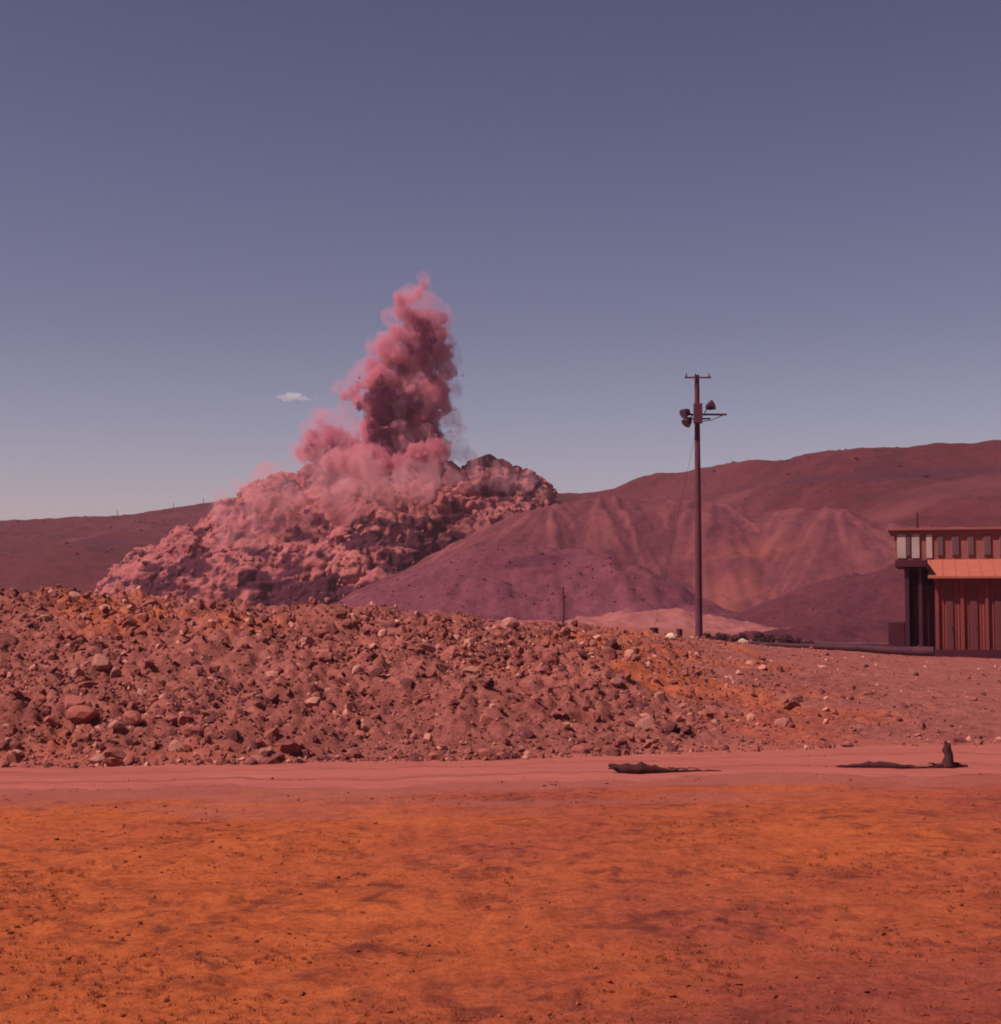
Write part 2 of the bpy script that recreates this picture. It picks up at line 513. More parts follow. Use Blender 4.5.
me = np_mesh('hills', np.stack([XH.ravel(), YH.ravel(), ZH.ravel()], 1), grid_faces(len(hx), len(hy)))
lt = sstep(0.05, 0.5, fbm(XH * 0.018, YH * 0.05, 0, 3, 41)) * sstep(0, 50, XH) * (1 - sstep(0.6, 0.85, t)) * 0.9
lt = np.maximum(lt, 0.35 * sstep(0.2, 0.6, fbm(XH * 0.03, YH * 0.03, 0, 3, 47)))
put_attr(me, 'light', lt.ravel())
hpx = 500.5 + F * XH / YH
sm = 0.9 * np.exp(-((t - 0.70 + 0.03 * np.sin(XH * 0.06)) / 0.035) ** 2) * sstep(45, 60, XH) + 0.7 * np.exp(-((t - 0.42) / 0.04) ** 2) * (XH < -20)  # right: shade on the cut terrace faces painted dark; left: a dark band
sm = sstep(0.35, 0.75, sm + 0.55 * fbm(XH * 0.06, YH * 0.14, 0, 4, 49) - 0.05)
put_attr(me, 'shade_band', (sm * 0.8).ravel())
hills = link('hills', me, M['hill'])
tag(hills, 'dark red mine hills closing the horizon', 'hills', kind='structure')


# ------------------------------------------------------------------ spoil heaps
def heap(name, ridge, slope, m, label, step=0.35, streak=True, darkpatch=None, seed=0, rnd=1.0):
    ridge = [Vector(p) for p in ridge]
    c = sum(ridge, Vector()) / len(ridge)
    gz = -0.4
    reach = max(p.z for p in ridge) / slope + 3
    x0, x1 = min(p.x for p in ridge) - reach, max(p.x for p in ridge) + reach
    y0, y1 = min(p.y for p in ridge) - reach, max(p.y for p in ridge) + reach
    nx, ny = int((x1 - x0) / step) + 2, int((y1 - y0) / step) + 2
    Xa, Ya = np.meshgrid(np.linspace(x0, x1, nx), np.linspace(y0, y1, ny))
    best = np.full(Xa.shape, -99.0)
    ang = np.zeros(Xa.shape)
    wx = Xa + 0.5 * fbm(Xa * 0.15, Ya * 0.15, 0, 3, seed + 3)
    wy = Ya + 0.5 * fbm(Xa * 0.15, Ya * 0.15, 9, 3, seed + 4)
    for a, b in zip(ridge, ridge[1:]):
        d = np.array([b.x - a.x, b.y - a.y]); L2 = (d ** 2).sum() + 1e-9
        tt = np.clip(((wx - a.x) * d[0] + (wy - a.y) * d[1]) / L2, 0, 1)
        qx, qy = a.x + tt * d[0], a.y + tt * d[1]
        dist = np.hypot(wx - qx, wy - qy)
        dist_r = np.sqrt(dist ** 2 + rnd ** 2) - rnd
        zz = a.z + tt * (b.z - a.z) - slope * dist_r
        s = zz > best
        best = np.where(s, zz, best)
        ang = np.where(s, np.arctan2(wy - qy, wx - qx) * 6 + (qx + qy) * 0.9, ang)
    hgt = max(p.z for p in ridge)
    st = fbm(ang * 1.3, best * 0.08, 0, 4, seed + 7)
    g2 = -np.abs(fbm(ang * 2.1, best * 0.05, 0, 3, seed + 9))
    best = best + 0.014 * hgt * st + 0.02 * hgt * g2 * sstep(0.0, 0.35, 1 - best / hgt) + 0.03 * hgt * fbm(Xa * 1.6 / hgt, Ya * 1.6 / hgt, 0, 4, seed) + 0.2 * fbm(Xa * 0.7, Ya * 0.7, 0, 4, seed + 2, 0.6)
    best = np.maximum(best, gz)
    V = np.stack([(Xa - c.x).ravel(), (Ya - c.y).ravel(), best.ravel()], 1)
    Fq = grid_faces(nx, ny)
    keep = (best.ravel()[Fq] > gz + 0.01).any(1)
    Fq = Fq[keep]
    used, inv = np.unique(Fq, return_inverse=True)
    me = np_mesh(name, V[used], inv.reshape(-1, 4))
    dk = 0.5 * sstep(-0.1, 0.6, st)
    if darkpatch is not None:
        dk = np.maximum(dk * 0.6, darkpatch(Xa, Ya, best))
    put_attr(me, 'dark', dk.ravel()[used])
    oc = np.exp(-((Xa - 29.5) / 4.5) ** 2 - ((Ya - 192) / 8) ** 2) + np.exp(-((Xa - 36) / 7) ** 2 - ((Ya - 205) / 6) ** 2) * 0.7
    put_attr(me, 'slip', (np.clip(sstep(0.25, 0.9, oc + 0.3 * fbm(Xa * 0.3, Ya * 0.3, 0, 4, 19)), 0, 1) * 0.6).ravel()[used])
    o = link(name, me, m)
    o.location = (c.x, c.y, 0)
    tag(o, label, 'spoil heap', 'spoil heaps on the bench behind the bank')
    return o


def patch_a(X_, Y_, Z_):
    px = 500.5 + F * X_ / Y_
    n = fbm(X_ * 0.35, Z_ * 0.9, 0, 4, 88)
    zc_ = np.interp(px, [470, 500, 530, 580, 610], [3.6, 4.7, 5.7, 6.2, 5.2])
    q = np.exp(-((px - 535) / 42) ** 2 - ((Z_ - zc_) / 0.75) ** 2)
    return np.clip(sstep(0.42, 0.85, q + 0.55 * n), 0, 1) * (Y_ < 123)


heap('spoil_heap', [P(462, 556, 124), P(490, 547, 124), P(566, 546, 124), P(600, 556, 122), P(668, 604, 118)], 0.50, M['heap'],
     'low purple-grey spoil heap with flat top in front of the blasted mound', 0.3, darkpatch=patch_a, seed=100, rnd=1.5)
heap('spoil_heap', [P(478, 546, 214), P(512, 524, 218), P(548, 506, 222), P(600, 497, 225), P(655, 500, 226), P(715, 500, 224), P(770, 512, 220), P(830, 511, 216), P(900, 528, 212), P(1000, 533, 208), P(1150, 540, 205)], 0.50, M['heap_b'],
     'largest streaked red spoil heap stretching behind the utility pole below the hill', 0.5, seed=200, rnd=3)
heap('spoil_heap', [P(868, 572, 132), P(905, 563, 130), P(1000, 556, 128), P(1120, 552, 128)], 0.42, M['heap_d'],
     'dark spoil heap sloping down to the left behind the red shed', 0.4, seed=300, rnd=2)
heap('spoil_heap', [P(600, 617, 105), P(640, 611, 106), P(672, 610, 108)], 0.22, M['heap_l'],
     'small pale sandy heap left of the utility pole', 0.25, seed=400, rnd=1)

heap('spoil_heap', [P(738, 634, 73), P(800, 628, 76), P(860, 622, 79), P(905, 617, 80), P(990, 616, 80), P(1100, 616, 80)], 0.30, M['heap_d'],
     'long low dark earth bund behind the shrubs, running into the shed', 0.2, seed=500, rnd=0.8)

# ------------------------------------------------------------------ rocks
def rock_mesh(name, sub, seed, mat=None, flat=True):
    r = random.Random(seed)
    bm = bmesh.new()
    bmesh.ops.create_icosphere(bm, subdivisions=sub, radius=1)
    planes = []
    for _ in range(9):
        n = Vector((r.gauss(0, 1), r.gauss(0, 1), r.gauss(0, 1))).normalized()
        planes.append((n, r.uniform(0.45, 0.85)))
    sx, sy, sz = r.uniform(0.8, 1.3), r.uniform(0.7, 1.1), r.uniform(0.5, 0.9)
    for v in bm.verts:
        for n, d in planes:
            k = v.co.dot(n)
            if k > d: v.co -= n * (k - d)
        v.co *= 1 + r.uniform(-0.05, 0.05)
        v.co = Vector((v.co.x * sx, v.co.y * sy, v.co.z * sz))
    me = bpy.data.meshes.new(name)
    bm.to_mesh(me); bm.free()
    if mat: me.materials.append(mat)
    return me


def vf(me):
    V = np.empty(len(me.vertices) * 3, np.float32); me.vertices.foreach_get('co', V)
    Fc = np.empty(len(me.loops), np.int32); me.loops.foreach_get('vertex_index', Fc)
    return V.reshape(-1, 3), Fc.reshape(-1, 3)


tones = ['rock_red', 'rock_pale', 'rock_dark']
rock_me = {t: [rock_mesh('rock_' + t, 2, 10 * i + k, M[t]) for k in range(7)] for i, t in enumerate(tones)}
small_vf = [vf(rock_mesh('tmp', 1, 900 + k)) for k in range(8)]


def rotm(n):
    q = NR.normal(size=(n, 4)); q /= np.linalg.norm(q, axis=1)[:, None]
    w, x, y, z = q.T
    return np.stack([np.stack([1 - 2 * (y * y + z * z), 2 * (x * y - z * w), 2 * (x * z + y * w)], 1),
                     np.stack([2 * (x * y + z * w), 1 - 2 * (x * x + z * z), 2 * (y * z - x * w)], 1),
                     np.stack([2 * (x * z - y * w), 2 * (y * z + x * w), 1 - 2 * (x * x + y * y)], 1)], 1)


def rock_sheet(name, pts, sizes, mat, squash=1.0):
    n = len(pts)
    rm = rotm(n)
    Vs, Fs, off = [], [], 0
    kind = NR.integers(0, len(small_vf), n)
    for k, (V, Fc) in enumerate(small_vf):
        idx = np.where(kind == k)[0]
        if not len(idx): continue
        W = np.einsum('nij,vj->nvi', rm[idx], V) * sizes[idx][:, None, None]
        W[:, :, 2] *= squash
        W = W + pts[idx][:, None, :]
        Fk = Fc[None] + (np.arange(len(idx)) * len(V))[:, None, None] + off
        Vs.append(W.reshape(-1, 3)); Fs.append(Fk.reshape(-1, 3)); off += len(idx) * len(V)
    return link(name, np_mesh(name, np.concatenate(Vs), np.concatenate(Fs), smooth=False), mat)


N = 42000
bx = NR.uniform(-0.46, 0.46, N * 3)
by = NR.uniform(19, 60, N * 3)
bxw = bx * by * 1.0
cyv = np.interp(bxw, CX, CY)
tv = (by - toe_y(bxw)) / (cyv - toe_y(bxw))
ok = (tv > -0.03) & (tv < 1.25)
dens = np.interp(bxw, [-30, 3, 7, 12, 20], [1, 1, 0.35, 0.07, 0.02]) * (0.45 + 0.55 * sstep(-0.5, 0.5, fbm(bxw * 0.35, by * 0.35, 0, 3, 71)))
ok &= NR.uniform(size=N * 3) < dens
bxw, by = bxw[ok][:N], by[ok][:N]
n = len(bxw)
size = 0.023 * (1 - NR.uniform(size=n)) ** (-1 / 2.15)
size = np.where(size > 0.2, 0.1 + 0.1 * NR.uniform(size=n), size)
size *= np.interp(bxw, [2, 9], [1, 0.7]) * (1 + 0.7 * np.exp(-((bxw + 0.6) / 2.6) ** 2 - ((by - 35) / 3.5) ** 2))
app = size / by
order = np.argsort(-app)
bz = Z(bxw, by)
big, rest = order[:285], order[285:]
tone_lab = {'rock_red': ('red-brown broken rock lying among the rubble of the bank', 'red-brown rocks on the rubble bank'),
            'rock_pale': ('pale pinkish broken rock lying among the rubble of the bank', 'pale rocks on the rubble bank'),
            'rock_dark': ('dark maroon broken rock lying among the rubble of the bank', 'dark rocks on the rubble bank')}
for k, i in enumerate(big):
    t = R.choices(tones, [6, 2, 2])[0]
    o = link('rock', R.choice(rock_me[t]))
    s = float(size[i])
    o.location = (bxw[i], by[i], bz[i] + 0.10 * s)
    o.scale = (s, s, s)
    o.rotation_euler = (R.uniform(-.7, .7), R.uniform(-.7, .7), R.uniform(0, 6.28))
    tag(o, tone_lab[t][0], 'rock', tone_lab[t][1])
pts = np.stack([bxw, by, bz + 0.15 * size], 1)
sel = NR.uniform(size=len(rest))
for nm, m_, a, b, lab in (('rubble', 'rock_red', 0, 0.68, 'small red-brown stones covering the rubble bank'),
                          ('pale_rubble', 'rock_pale', 0.68, 0.82, 'small pale stones scattered over the rubble bank'),
                          ('dark_rubble', 'rock_dark', 0.82, 1.01, 'small dark stones scattered over the rubble bank')):
    q = rest[(sel >= a) & (sel < b)]
    tag(rock_sheet(nm, pts[q], size[q], M[m_]), lab, 'rubble', kind='stuff')

# dark scrub and stones dotted over the far hills and the large heaps
hv = np.stack([XH.ravel(), YH.ravel(), ZH.ravel()], 1)
hv = hv[(th_.ravel() > 0.04) & (YH.ravel() < yr.ravel() + 2) & (np.abs(hv[:, 0] / hv[:, 1]) < 0.45)]
hd = sstep(-0.3, 0.6, fbm(hv[:, 0] * 0.03, hv[:, 1] * 0.05, 0, 3, 611))
hv = hv[NR.uniform(size=len(hv)) < 0.16 * hd]
hv[:, :2] += NR.uniform(-0.9, 0.9, (len(hv), 2))
tag(rock_sheet('hill_scrub', hv, np.minimum(0.22 * (1 - NR.uniform(size=len(hv))) ** (-1 / 2.4), 0.9), M['heap_d'], 0.6),
    'dark scrub and stones dotted over the far red hills', 'scrub', kind='stuff')
hs = []
for o in [q for q in COL.objects if q.name.startswith('spoil_heap')][:3]:
    V_ = np.empty(len(o.data.vertices) * 3, np.float32); o.data.vertices.foreach_get('co', V_)
    V_ = V_.reshape(-1, 3).astype(float) + np.array(o.location)
    hs.append(V_[NR.integers(0, len(V_), 2600)])
hs = np.concatenate(hs)
tag(rock_sheet('heap_stones', hs, np.minimum(0.05 * (1 - NR.uniform(size=len(hs))) ** (-1 / 2.0), 0.20), M['rock_dark'], 0.8),
    'loose dark stones lying on the spoil heaps', 'stones', kind='stuff')

# named boulders
for px, py, d, s, t, lab in (
        (84, 741, 24.3, 0.27, 'rock_red', 'big rounded reddish boulder at the foot of the bank, far left'),
        (100, 692, 27.5, 0.22, 'rock_pale', 'pale pinkish boulder halfway up the left end of the bank'),
        (104, 617, 33.5, 0.20, 'rock_pale', 'pale flat boulder just under the crest of the bank at left'),
        (790, 716, 30.5, 0.17, 'rock_pale', 'lone pale boulder on the smooth right part of the slope'),
        (510, 640, 38.5, 0.34, 'rock_pale', 'pale slanting slab near the crest in the middle of the bank'),
        (692, 643, 57.2, 0.22, 'rock_white', 'whitish stone at the foot of the utility pole'),
        (744, 647, 53.0, 0.22, 'rock_white', 'whitish stone lying right of the utility pole by the dark pipe'),
        (672, 650, 48.0, 0.20, 'rock_white', 'whitish stone on the crest left of the utility pole')):
    p = P(px, py, d)
    o = link('boulder', rock_mesh('boulder', 2, int(px), M[t]))
    o.location = (p.x, p.y, zat(p.x, p.y) + 0.25 * s)
    o.scale = (s * 1.25, s, s)
    o.rotation_euler = (0.2, 0.1, px)
    tag(o, lab, 'boulder')

# pebbles and clods over the foreground
n = 22000
fy = 4 + 21 * NR.uniform(size=n) ** 1.1
fx = NR.uniform(-0.45, 0.45, n) * fy
cl = sstep(-0.35, 0.7, fbm(fx * 0.9, fy * 0.9, 0, 3, 171))
k = NR.uniform(size=n) < cl
fx, fy = fx[k], fy[k]
fs = np.minimum(0.006 * (1 - NR.uniform(size=len(fx))) ** (-1 / 2.2), 0.032)
tag(rock_sheet('clods', np.stack([fx, fy, Z(fx, fy) + 0.2 * fs], 1), fs, M['clod'], 0.6),
    'small dark clods and pebbles scattered over the orange foreground', 'clods', kind='stuff')


# low dry tufts
def tuft_sheet(name, n, seed, mat):
    rg = np.random.default_rng(seed)
    ty = 4.2 + 15 * rg.uniform(size=n * 3) ** 1.2
    tx = rg.uniform(-0.45, 0.45, n * 3) * ty
    d = sstep(-0.15, 0.6, fbm(tx * 0.45, ty * 0.6, 0, 3, 231))
    k = rg.uniform(size=n * 3) < d
    tx, ty = tx[k][:n], ty[k][:n]
    V, Fc = [], []
    for x, y in zip(tx, ty):
        z = zat(x, y)
        for _ in range(rg.integers(5, 11)):
            a = rg.uniform(0, 6.28); l = rg.uniform(0.02, 0.055); w = 0.0035
            bx_, by_ = x + rg.normal() * 0.015, y + rg.normal() * 0.015
            dx, dy = math.cos(a), math.sin(a)
            lean = rg.uniform(0.4, 1.2)
            i = len(V)
            V += [(bx_ - dy * w, by_ + dx * w, z - 0.003), (bx_ + dy * w, by_ - dx * w, z - 0.003),
                  (bx_ + dx * l * lean, by_ + dy * l * lean, z + l * 0.8)]
            Fc.append((i, i + 1, i + 2))
    return link(name, np_mesh(name, V, Fc, False), mat)


tag(tuft_sheet('dry_grass', 3800, 5, M['dry']), 'sparse low dry grass blades over the orange foreground', 'grass', kind='stuff')


# ------------------------------------------------------------------ fallen branches at the road edge
def log_pts(px0, px1, py, d, n, fn):
    out = []
    for i in range(n):
        t = i / (n - 1)
        p = P(px0 + (px1 - px0) * t, py, d)
        out.append((p, t))
    return out


def branch(name, px0, px1, d, radf, label, stub=None, seed=0):
    r = random.Random(seed)
    base = P(px0, 770, d)
    root = empty(name, (base.x, base.y, zat(base.x, base.y)))
    tag(root, label, 'fallen branch')
    mb = MB(); pts, rad = [], []
    n = 26
    for i in range(n):
        t = i / (n - 1)
        p = P(px0 + (px1 - px0) * t, 770, d)
        yy = d + 0.10 * math.sin(t * 5 + seed)
        rr = radf(t) * r.uniform(0.82, 1.18)
        pts.append((p.x - base.x, yy - base.y, zat(p.x, yy) + rr * 0.75 - root.location.z + (0.09 * (1 - t / 0.12) if (t < 0.12 and stub is None) else 0)))
        rad.append(rr)
    mb.tube(pts, rad, 9)
    mb.build('trunk', M['log'], root, True)
    for k in range(9):
        i = r.randrange(3, n - 3)
        p = Vector(pts[i]); a = r.uniform(-0.6, 0.6) + (0 if r.random() < .5 else math.pi)
        l = r.uniform(0.12, 0.3)
        q = p + Vector((math.cos(a) * l, math.sin(a) * l * 0.6, r.uniform(0.0, 0.06)))
        MB().tube([p, (p + q) / 2 + Vector((0, 0, 0.02)), q], [rad[i] * 0.45, rad[i] * 0.3, 0.006], 6).build('twig', M['log'], root, True)
    if stub:
        i = int(stub * (n - 1)); p = Vector(pts[i])
        MB().tube([p, p + Vector((0.01, 0, 0.1)), p + Vector((0.02, 0, 0.17)), p + Vector((-0.01, 0.02, 0.25)), p + Vector((0.0, 0.0, 0.32)), p + Vector((-0.04, 0, 0.37))], [0.11, 0.075, 0.062, 0.070, 0.05, 0.02], 9).build('stub', M['log'], root, True)
    return root


branch('fallen_branch', 609, 722, 21.6, lambda t: 0.018 + 0.06 * math.exp(-((t - 0.25) / 0.2) ** 2) + 0.02 * (1 - t) * min(1, t * 8), 'dark fallen branch lying on the road edge, thick end at left and tapering right', None, 3)
branch('fallen_branch', 838, 968, 22.2, lambda t: 0.016 + 0.045 * math.exp(-((t - 0.33) / 0.2) ** 2) + 0.035 * math.exp(-((t - 0.85) / 0.15) ** 2), 'dark fallen branch with a thick upright stub at its right end', 0.86, 8)

# ------------------------------------------------------------------ utility pole
b = P(699, 643, 58.0)
gz = zat(b.x, b.y)
top = P(699.5, 375, 58.0).z
root = empty('utility_pole', (b.x, b.y, gz))
tag(root, 'tall dark wooden utility pole carrying floodlights, standing on the bank crest', 'utility pole')
hp = top - gz
MB().tube([(0, 0, -0.4), (0, 0, hp * 0.5), (0, 0, hp)], [0.15, 0.125, 0.095], 12).build('shaft', M['wood'], root, True)
sc = 58.0 / F


def rel(px, py): 
    p = P(px, py, 58.0)
    return Vector((p.x - b.x, 0, p.z - gz))


q = rel(700, 378)
MB().box(q.x - 0.62, q.x + 0.42, -0.15, -0.10, q.z - 0.03, q.z + 0.03).build('crossarm', M['wood'], root)
for dx in (-0.56, -0.2, 0.34):
    MB().tube([(q.x + dx, -0.125, q.z + 0.03), (q.x + dx, -0.125, q.z + 0.16)], [0.03, 0.02], 8).build('insulator', M['dmetal'], root, True)
q = rel(702, 415)
MB().box(q.x - 0.62, q.x + 0.95, -0.18, -0.11, q.z - 0.035, q.z + 0.035).box(q.x - 0.5, q.x + 0.35, 0.11, 0.17, q.z - 0.16, q.z - 0.1).build('bracket_arm', M['dmetal'], root)
MB().tube([(q.x + 0.9, -0.145, q.z + 0.02), (q.x + 0.35, -0.145, q.z - 0.22), (0, -0.14, q.z - 0.30)], 0.018, 6).build('brace', M['dmetal'], root)
MB().box(-0.17, 0.17, -0.30, -0.12, rel(0, 424).z, rel(0, 404).z, 0.02).build('junction_box', M['wood'], root)
MB().tube([(0.02, -0.13, rel(0, 424).z), (0.06, -0.15, rel(0, 440).z), (0, -0.145, rel(0, 470).z)], 0.03, 6).build('cable', M['dmetal'], root)
for px, py, dirx, tilt in ((685.5, 413, -1, -0.55), (687.5, 421.5, -1, -0.9), (709, 407, 1, 0.35)):
    c = rel(px, py); c.y = -0.2
    ax = Vector((dirx * 0.8, -0.45, tilt)).normalized()
    fl = MB().tube([c - ax * 0.16, c - ax * 0.06, c + ax * 0.14, c + ax * 0.17], [0.07, 0.14, 0.20, 0.205], 14).build('floodlight', M['dmetal'], root, True)
    MB().tube([c + ax * 0.171, c + ax * 0.176], [0.185, 0.18], 14).build('lens', M['lens'], fl)
    MB().tube([c - ax * 0.1, Vector((c.x * 0.5, -0.15, q.z - 0.02)), Vector((0, -0.14, q.z - 0.02))], 0.022, 6).build('yoke', M['dmetal'], fl)
g1 = P(652, 640, 60.0)
MB().tube([(0, 0, rel(0, 425).z), (g1.x - b.x, g1.y - b.y, zat(g1.x, g1.y) - gz)], 0.006, 5).build('guy_wire', M['dmetal'], root)

# small uprights on the bench
o = MB().tube([(0, 0, -0.2), (0.03, 0, 1.2), (0, 0, 2.05)], [0.05, 0.045, 0.04], 8)
p = P(563, 636, 62)
o = o.build('post', M['wood'], None, True); o.location = (p.x, p.y, zat(p.x, p.y) - 0.05)
tag(o, 'thin leaning wooden post alone on the pale bench left of the utility pole', 'post')


def drum(px, d, h, rd, label):
    p = P(px, 636, d)
    rt = empty('drum', (p.x, p.y, zat(p.x, p.y) - 0.02))
    tag(rt, label, 'drum')
    MB().tube([(0, 0, 0), (0, 0, h * .32), (0, 0, h * .33), (0, 0, h * .35), (0, 0, h * .36), (0, 0, h * .66), (0, 0, h * .67), (0, 0, h * .69), (0, 0, h * .7), (0, 0, h)],
              [rd, rd, rd * 1.05, rd * 1.05, rd, rd, rd * 1.05, rd * 1.05, rd, rd], 20).build('barrel', M['steel'], rt, True)
    MB().tube([(0, 0, h + 0.002), (0, 0, h + 0.02)], [rd * 1.04, rd * 1.04], 20).build('lid', M['dmetal'], rt, True)


drum(654, 58.5, 0.50, 0.17, 'small dark steel drum standing just left of the utility pole')
drum(679.5, 60.5, 0.42, 0.12, 'slim dark canister between the drum and the utility pole')
drum(585.5, 60.0, 0.34, 0.12, 'small dark can on the bench right of the thin post')


# ------------------------------------------------------------------ shrubs
def shrub_mesh(seed, w=0.5, h=0.45, n=420):
    r = random.Random(seed); V = []; Fc = []
    cl = [(r.gauss(0, w * .38), r.gauss(0, w * .25), r.uniform(0.25, 0.75) * h, r.uniform(0.12, 0.24) * w * 1.6) for _ in range(9)]
    for _ in range(n):
        cx, cy, cz, cr = r.choice(cl)
        d = Vector((r.gauss(0, 1), r.gauss(0, 1), r.gauss(0, 1))).normalized() * cr * r.uniform(0.5, 1.1)
        c = Vector((cx, cy, max(0.02, cz))) + d
        c.z = max(c.z, 0.01)
        a = Vector((r.gauss(0, 1), r.gauss(0, 1), r.gauss(0, 1))).normalized() * 0.045
        b_ = Vector((r.gauss(0, 1), r.gauss(0, 1), r.gauss(0, 1))).normalized() * 0.03
        i = len(V); V += [c - a, c + b_, c + a, c - b_]; Fc.append((i, i + 1, i + 2, i + 3))
    return np_mesh('foliage', [tuple(v) for v in V], Fc, False)


def stem_mesh(seed):
    r = random.Random(seed); mb = MB()
    for _ in range(7):
        a = r.uniform(0, 6.28); l = r.uniform(.15, .3)
        mb.tube([(0, 0, -0.03), (math.cos(a) * l * .4, math.sin(a) * l * .3, l * .6), (math.cos(a) * l, math.sin(a) * l * .7, l)], [0.018, 0.012, 0.005], 5)
    o = mb.build('stems', M['wood']); me = o.data; bpy.data.objects.remove(o)
    return me


sh = [shrub_mesh(40 + k) for k in range(4)]
for m_ in sh: m_.materials.append(M['leaf'])
st = [stem_mesh(60 + k) for k in range(2)]
for k, (px, d, s) in enumerate(((707, 61, 1.0), (716, 61.5, 0.9), (724, 61, 1.1), (733, 61.6, .8), (741, 61.3, 1.0), (758, 61, 1.15), (767, 61.8, 1.25), (777, 61.2, 1.1), (787, 61.6, 1.2), (797, 62, .9), (808, 62.4, .85), (819, 62.6, 0.7))):
    p = P(px, 636, d)
    root = empty('shrub', (p.x, p.y, zat(p.x, p.y) - 0.02), R.uniform(0, 6))
    s *= 0.9
    root.scale = (s, s, s * R.uniform(.9, 1.2))
    if px < 750:
        tag(root, 'low dark shrub in the row just right of the utility pole', 'shrub', 'shrubs beside the utility pole')
    else:
        tag(root, 'low dark shrub in the row behind the dark pipe towards the shed', 'shrub', 'shrubs behind the dark pipe')
    link('foliage', sh[k % 4], None, root); link('stems', st[k % 2], None, root if False else root)
    for c_ in root.children:
        if c_.name.startswith('stems') and not c_.data.materials: c_.data.materials.append(M['wood'])


# ------------------------------------------------------------------ pipes
def pipe(a, c, r0, r1, lift, label, ns):
    a, c = Vector(a), Vector(c)
    rt = empty('pipeline', (a.x, a.y, zat(a.x, a.y)))
    tag(rt, label, 'pipe')
    pts, rad, sup = [], [], []
    for i in range(30):
        t = i / 29
        x, y = a.x + (c.x - a.x) * t, a.y + (c.y - a.y) * t
        z = float(Z(x, y, False)) + lift * (0.4 + 0.6 * t) + 0.03
        pts.append((x - a.x, y - a.y, z - rt.location.z)); rad.append(r0 + (r1 - r0) * t)
    MB().tube(pts, rad, 12).build('pipe', M['steel'], rt, True)
    for i in range(ns):
        k = int((i + 0.5) / ns * 29); x, y, z = pts[k]; rr = rad[k]
        MB().box(x - 0.12, x + 0.12, y - 0.3, y + 0.3, z - rr - 0.4, z - rr + 0.02, 0.01).build('support', M['wood'], rt)
        MB().tube([(x + .2, y, z), (x + .26, y, z)], rr * 1.25, 12).build('flange', M['dmetal'], rt)


p0, p1 = P(748, 646, 55.0), P(932, 655, 55.2)
pipe((p0.x, 57.0, 0), (p1.x, 55.0, 0), 0.055, 0.22, 0.12, 'long dark pipe thickening towards the shed, nearest to the camera', 7)
p0, p1 = P(806, 640, 70.0), P(912, 637, 68)
pipe((p0.x, 72.0, 0), (p1.x, 68.0, 0), 0.07, 0.15, 0.12, 'thinner dark pipe on the bench behind the shrubs, left of the shed', 4)

# ------------------------------------------------------------------ shed at the right
D = 56.0
s = D / F
p = P(905, 655, D)
ox, gz = p.x, zat(p.x + 2, D)
shed = empty('shed', (ox, D, gz), -math.atan2(ox + 1, D))
tag(shed, 'two-level red corrugated shed with dusty orange lower roof at the right edge', 'shed')


def rx_(px): return P(px, 600, D).x - ox
def rz_(py, d=D): return P(900, py, d).z - gz


X0, X1 = rx_(934), rx_(1075)
zt = rz_(576)
# corrugated front wall in bays
mb = MB()
nseg = 96
xs = np.linspace(X0, X1, nseg * 2 + 1)
prof = [(-0.012 if (i // 2) % 2 else 0.012) for i in range(len(xs))]
for i in range(len(xs) - 1):
    mb.face([(xs[i], prof[i], -0.3), (xs[i + 1], prof[i + 1], -0.3), (xs[i + 1], prof[i + 1], zt), (xs[i], prof[i], zt)])
mb.box(X0, X1, 0.03, 0.10, -0.3, zt)
mb.build('front_wall', M['wall_red'], shed)
for px in (934, 958, 981, 1004, 1028, 1052):
    x = rx_(px)
    MB().box(x, x + 0.13, -0.10, -0.022, -0.3, zt - 0.02, 0.01).build('post', M['wall_red'], shed)
for px in (944, 967, 990, 1014):
    dr = MB().box(rx_(px), rx_(px + 7), -0.055, -0.023, 0.0, zt - 0.35, 0.01).build('door', M['door'], shed)
    MB().box(rx_(px + 5.5), rx_(px + 6), -0.085, -0.056, 1.0, 1.12).build('handle', M['dmetal'], dr)
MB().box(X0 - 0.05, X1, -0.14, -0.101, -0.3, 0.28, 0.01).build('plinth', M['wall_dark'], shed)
# sloping lower roof
zb2 = rz_(560, D + 4)
mb = MB()
mb.face([(X0 - .25, -.45, zt - 0.02), (X1, -.45, zt - 0.02), (X1, 4.0, zb2), (X0 - .25, 4.0, zb2)])
mb.face([(X0 - .25, -.45, zt - 0.10), (X1, -.45, zt - 0.10), (X1, 4.0, zb2 - .08), (X0 - .25, 4.0, zb2 - .08)])
mb.face([(X0 - .25, -.45, zt - 0.10), (X1, -.45, zt - 0.10), (X1, -.45, zt - 0.02), (X0 - .25, -.45, zt - 0.02)])
mb.face([(X0 - .25, -.45, zt - 0.10), (X0 - .25, -.45, zt - 0.02), (X0 - .25, 4, zb2), (X0 - .25, 4, zb2 - 0.08)])
rf = mb.build('lower_roof', M['roof'], shed)
for i in range(12):
    x = X0 - 0.2 + i * (X1 - X0) / 11.5
    mm = MB()
    mm.face([(x, -.44, zt), (x + .04, -.44, zt), (x + .04, 3.98, zb2 + 0.02), (x, 3.98, zb2 + 0.02)])
    mm.face([(x, -.44, zt - .03), (x, 3.98, zb2 - 0.01), (x, 3.98, zb2 + 0.02), (x, -.44, zt)])
    mm.face([(x + .04, -.44, zt - .03), (x + .04, 3.98, zb2 - 0.01), (x + .04, 3.98, zb2 + 0.02), (x + .04, -.44, zt)])
    mm.build('roof_seam', M['roof'], rf)
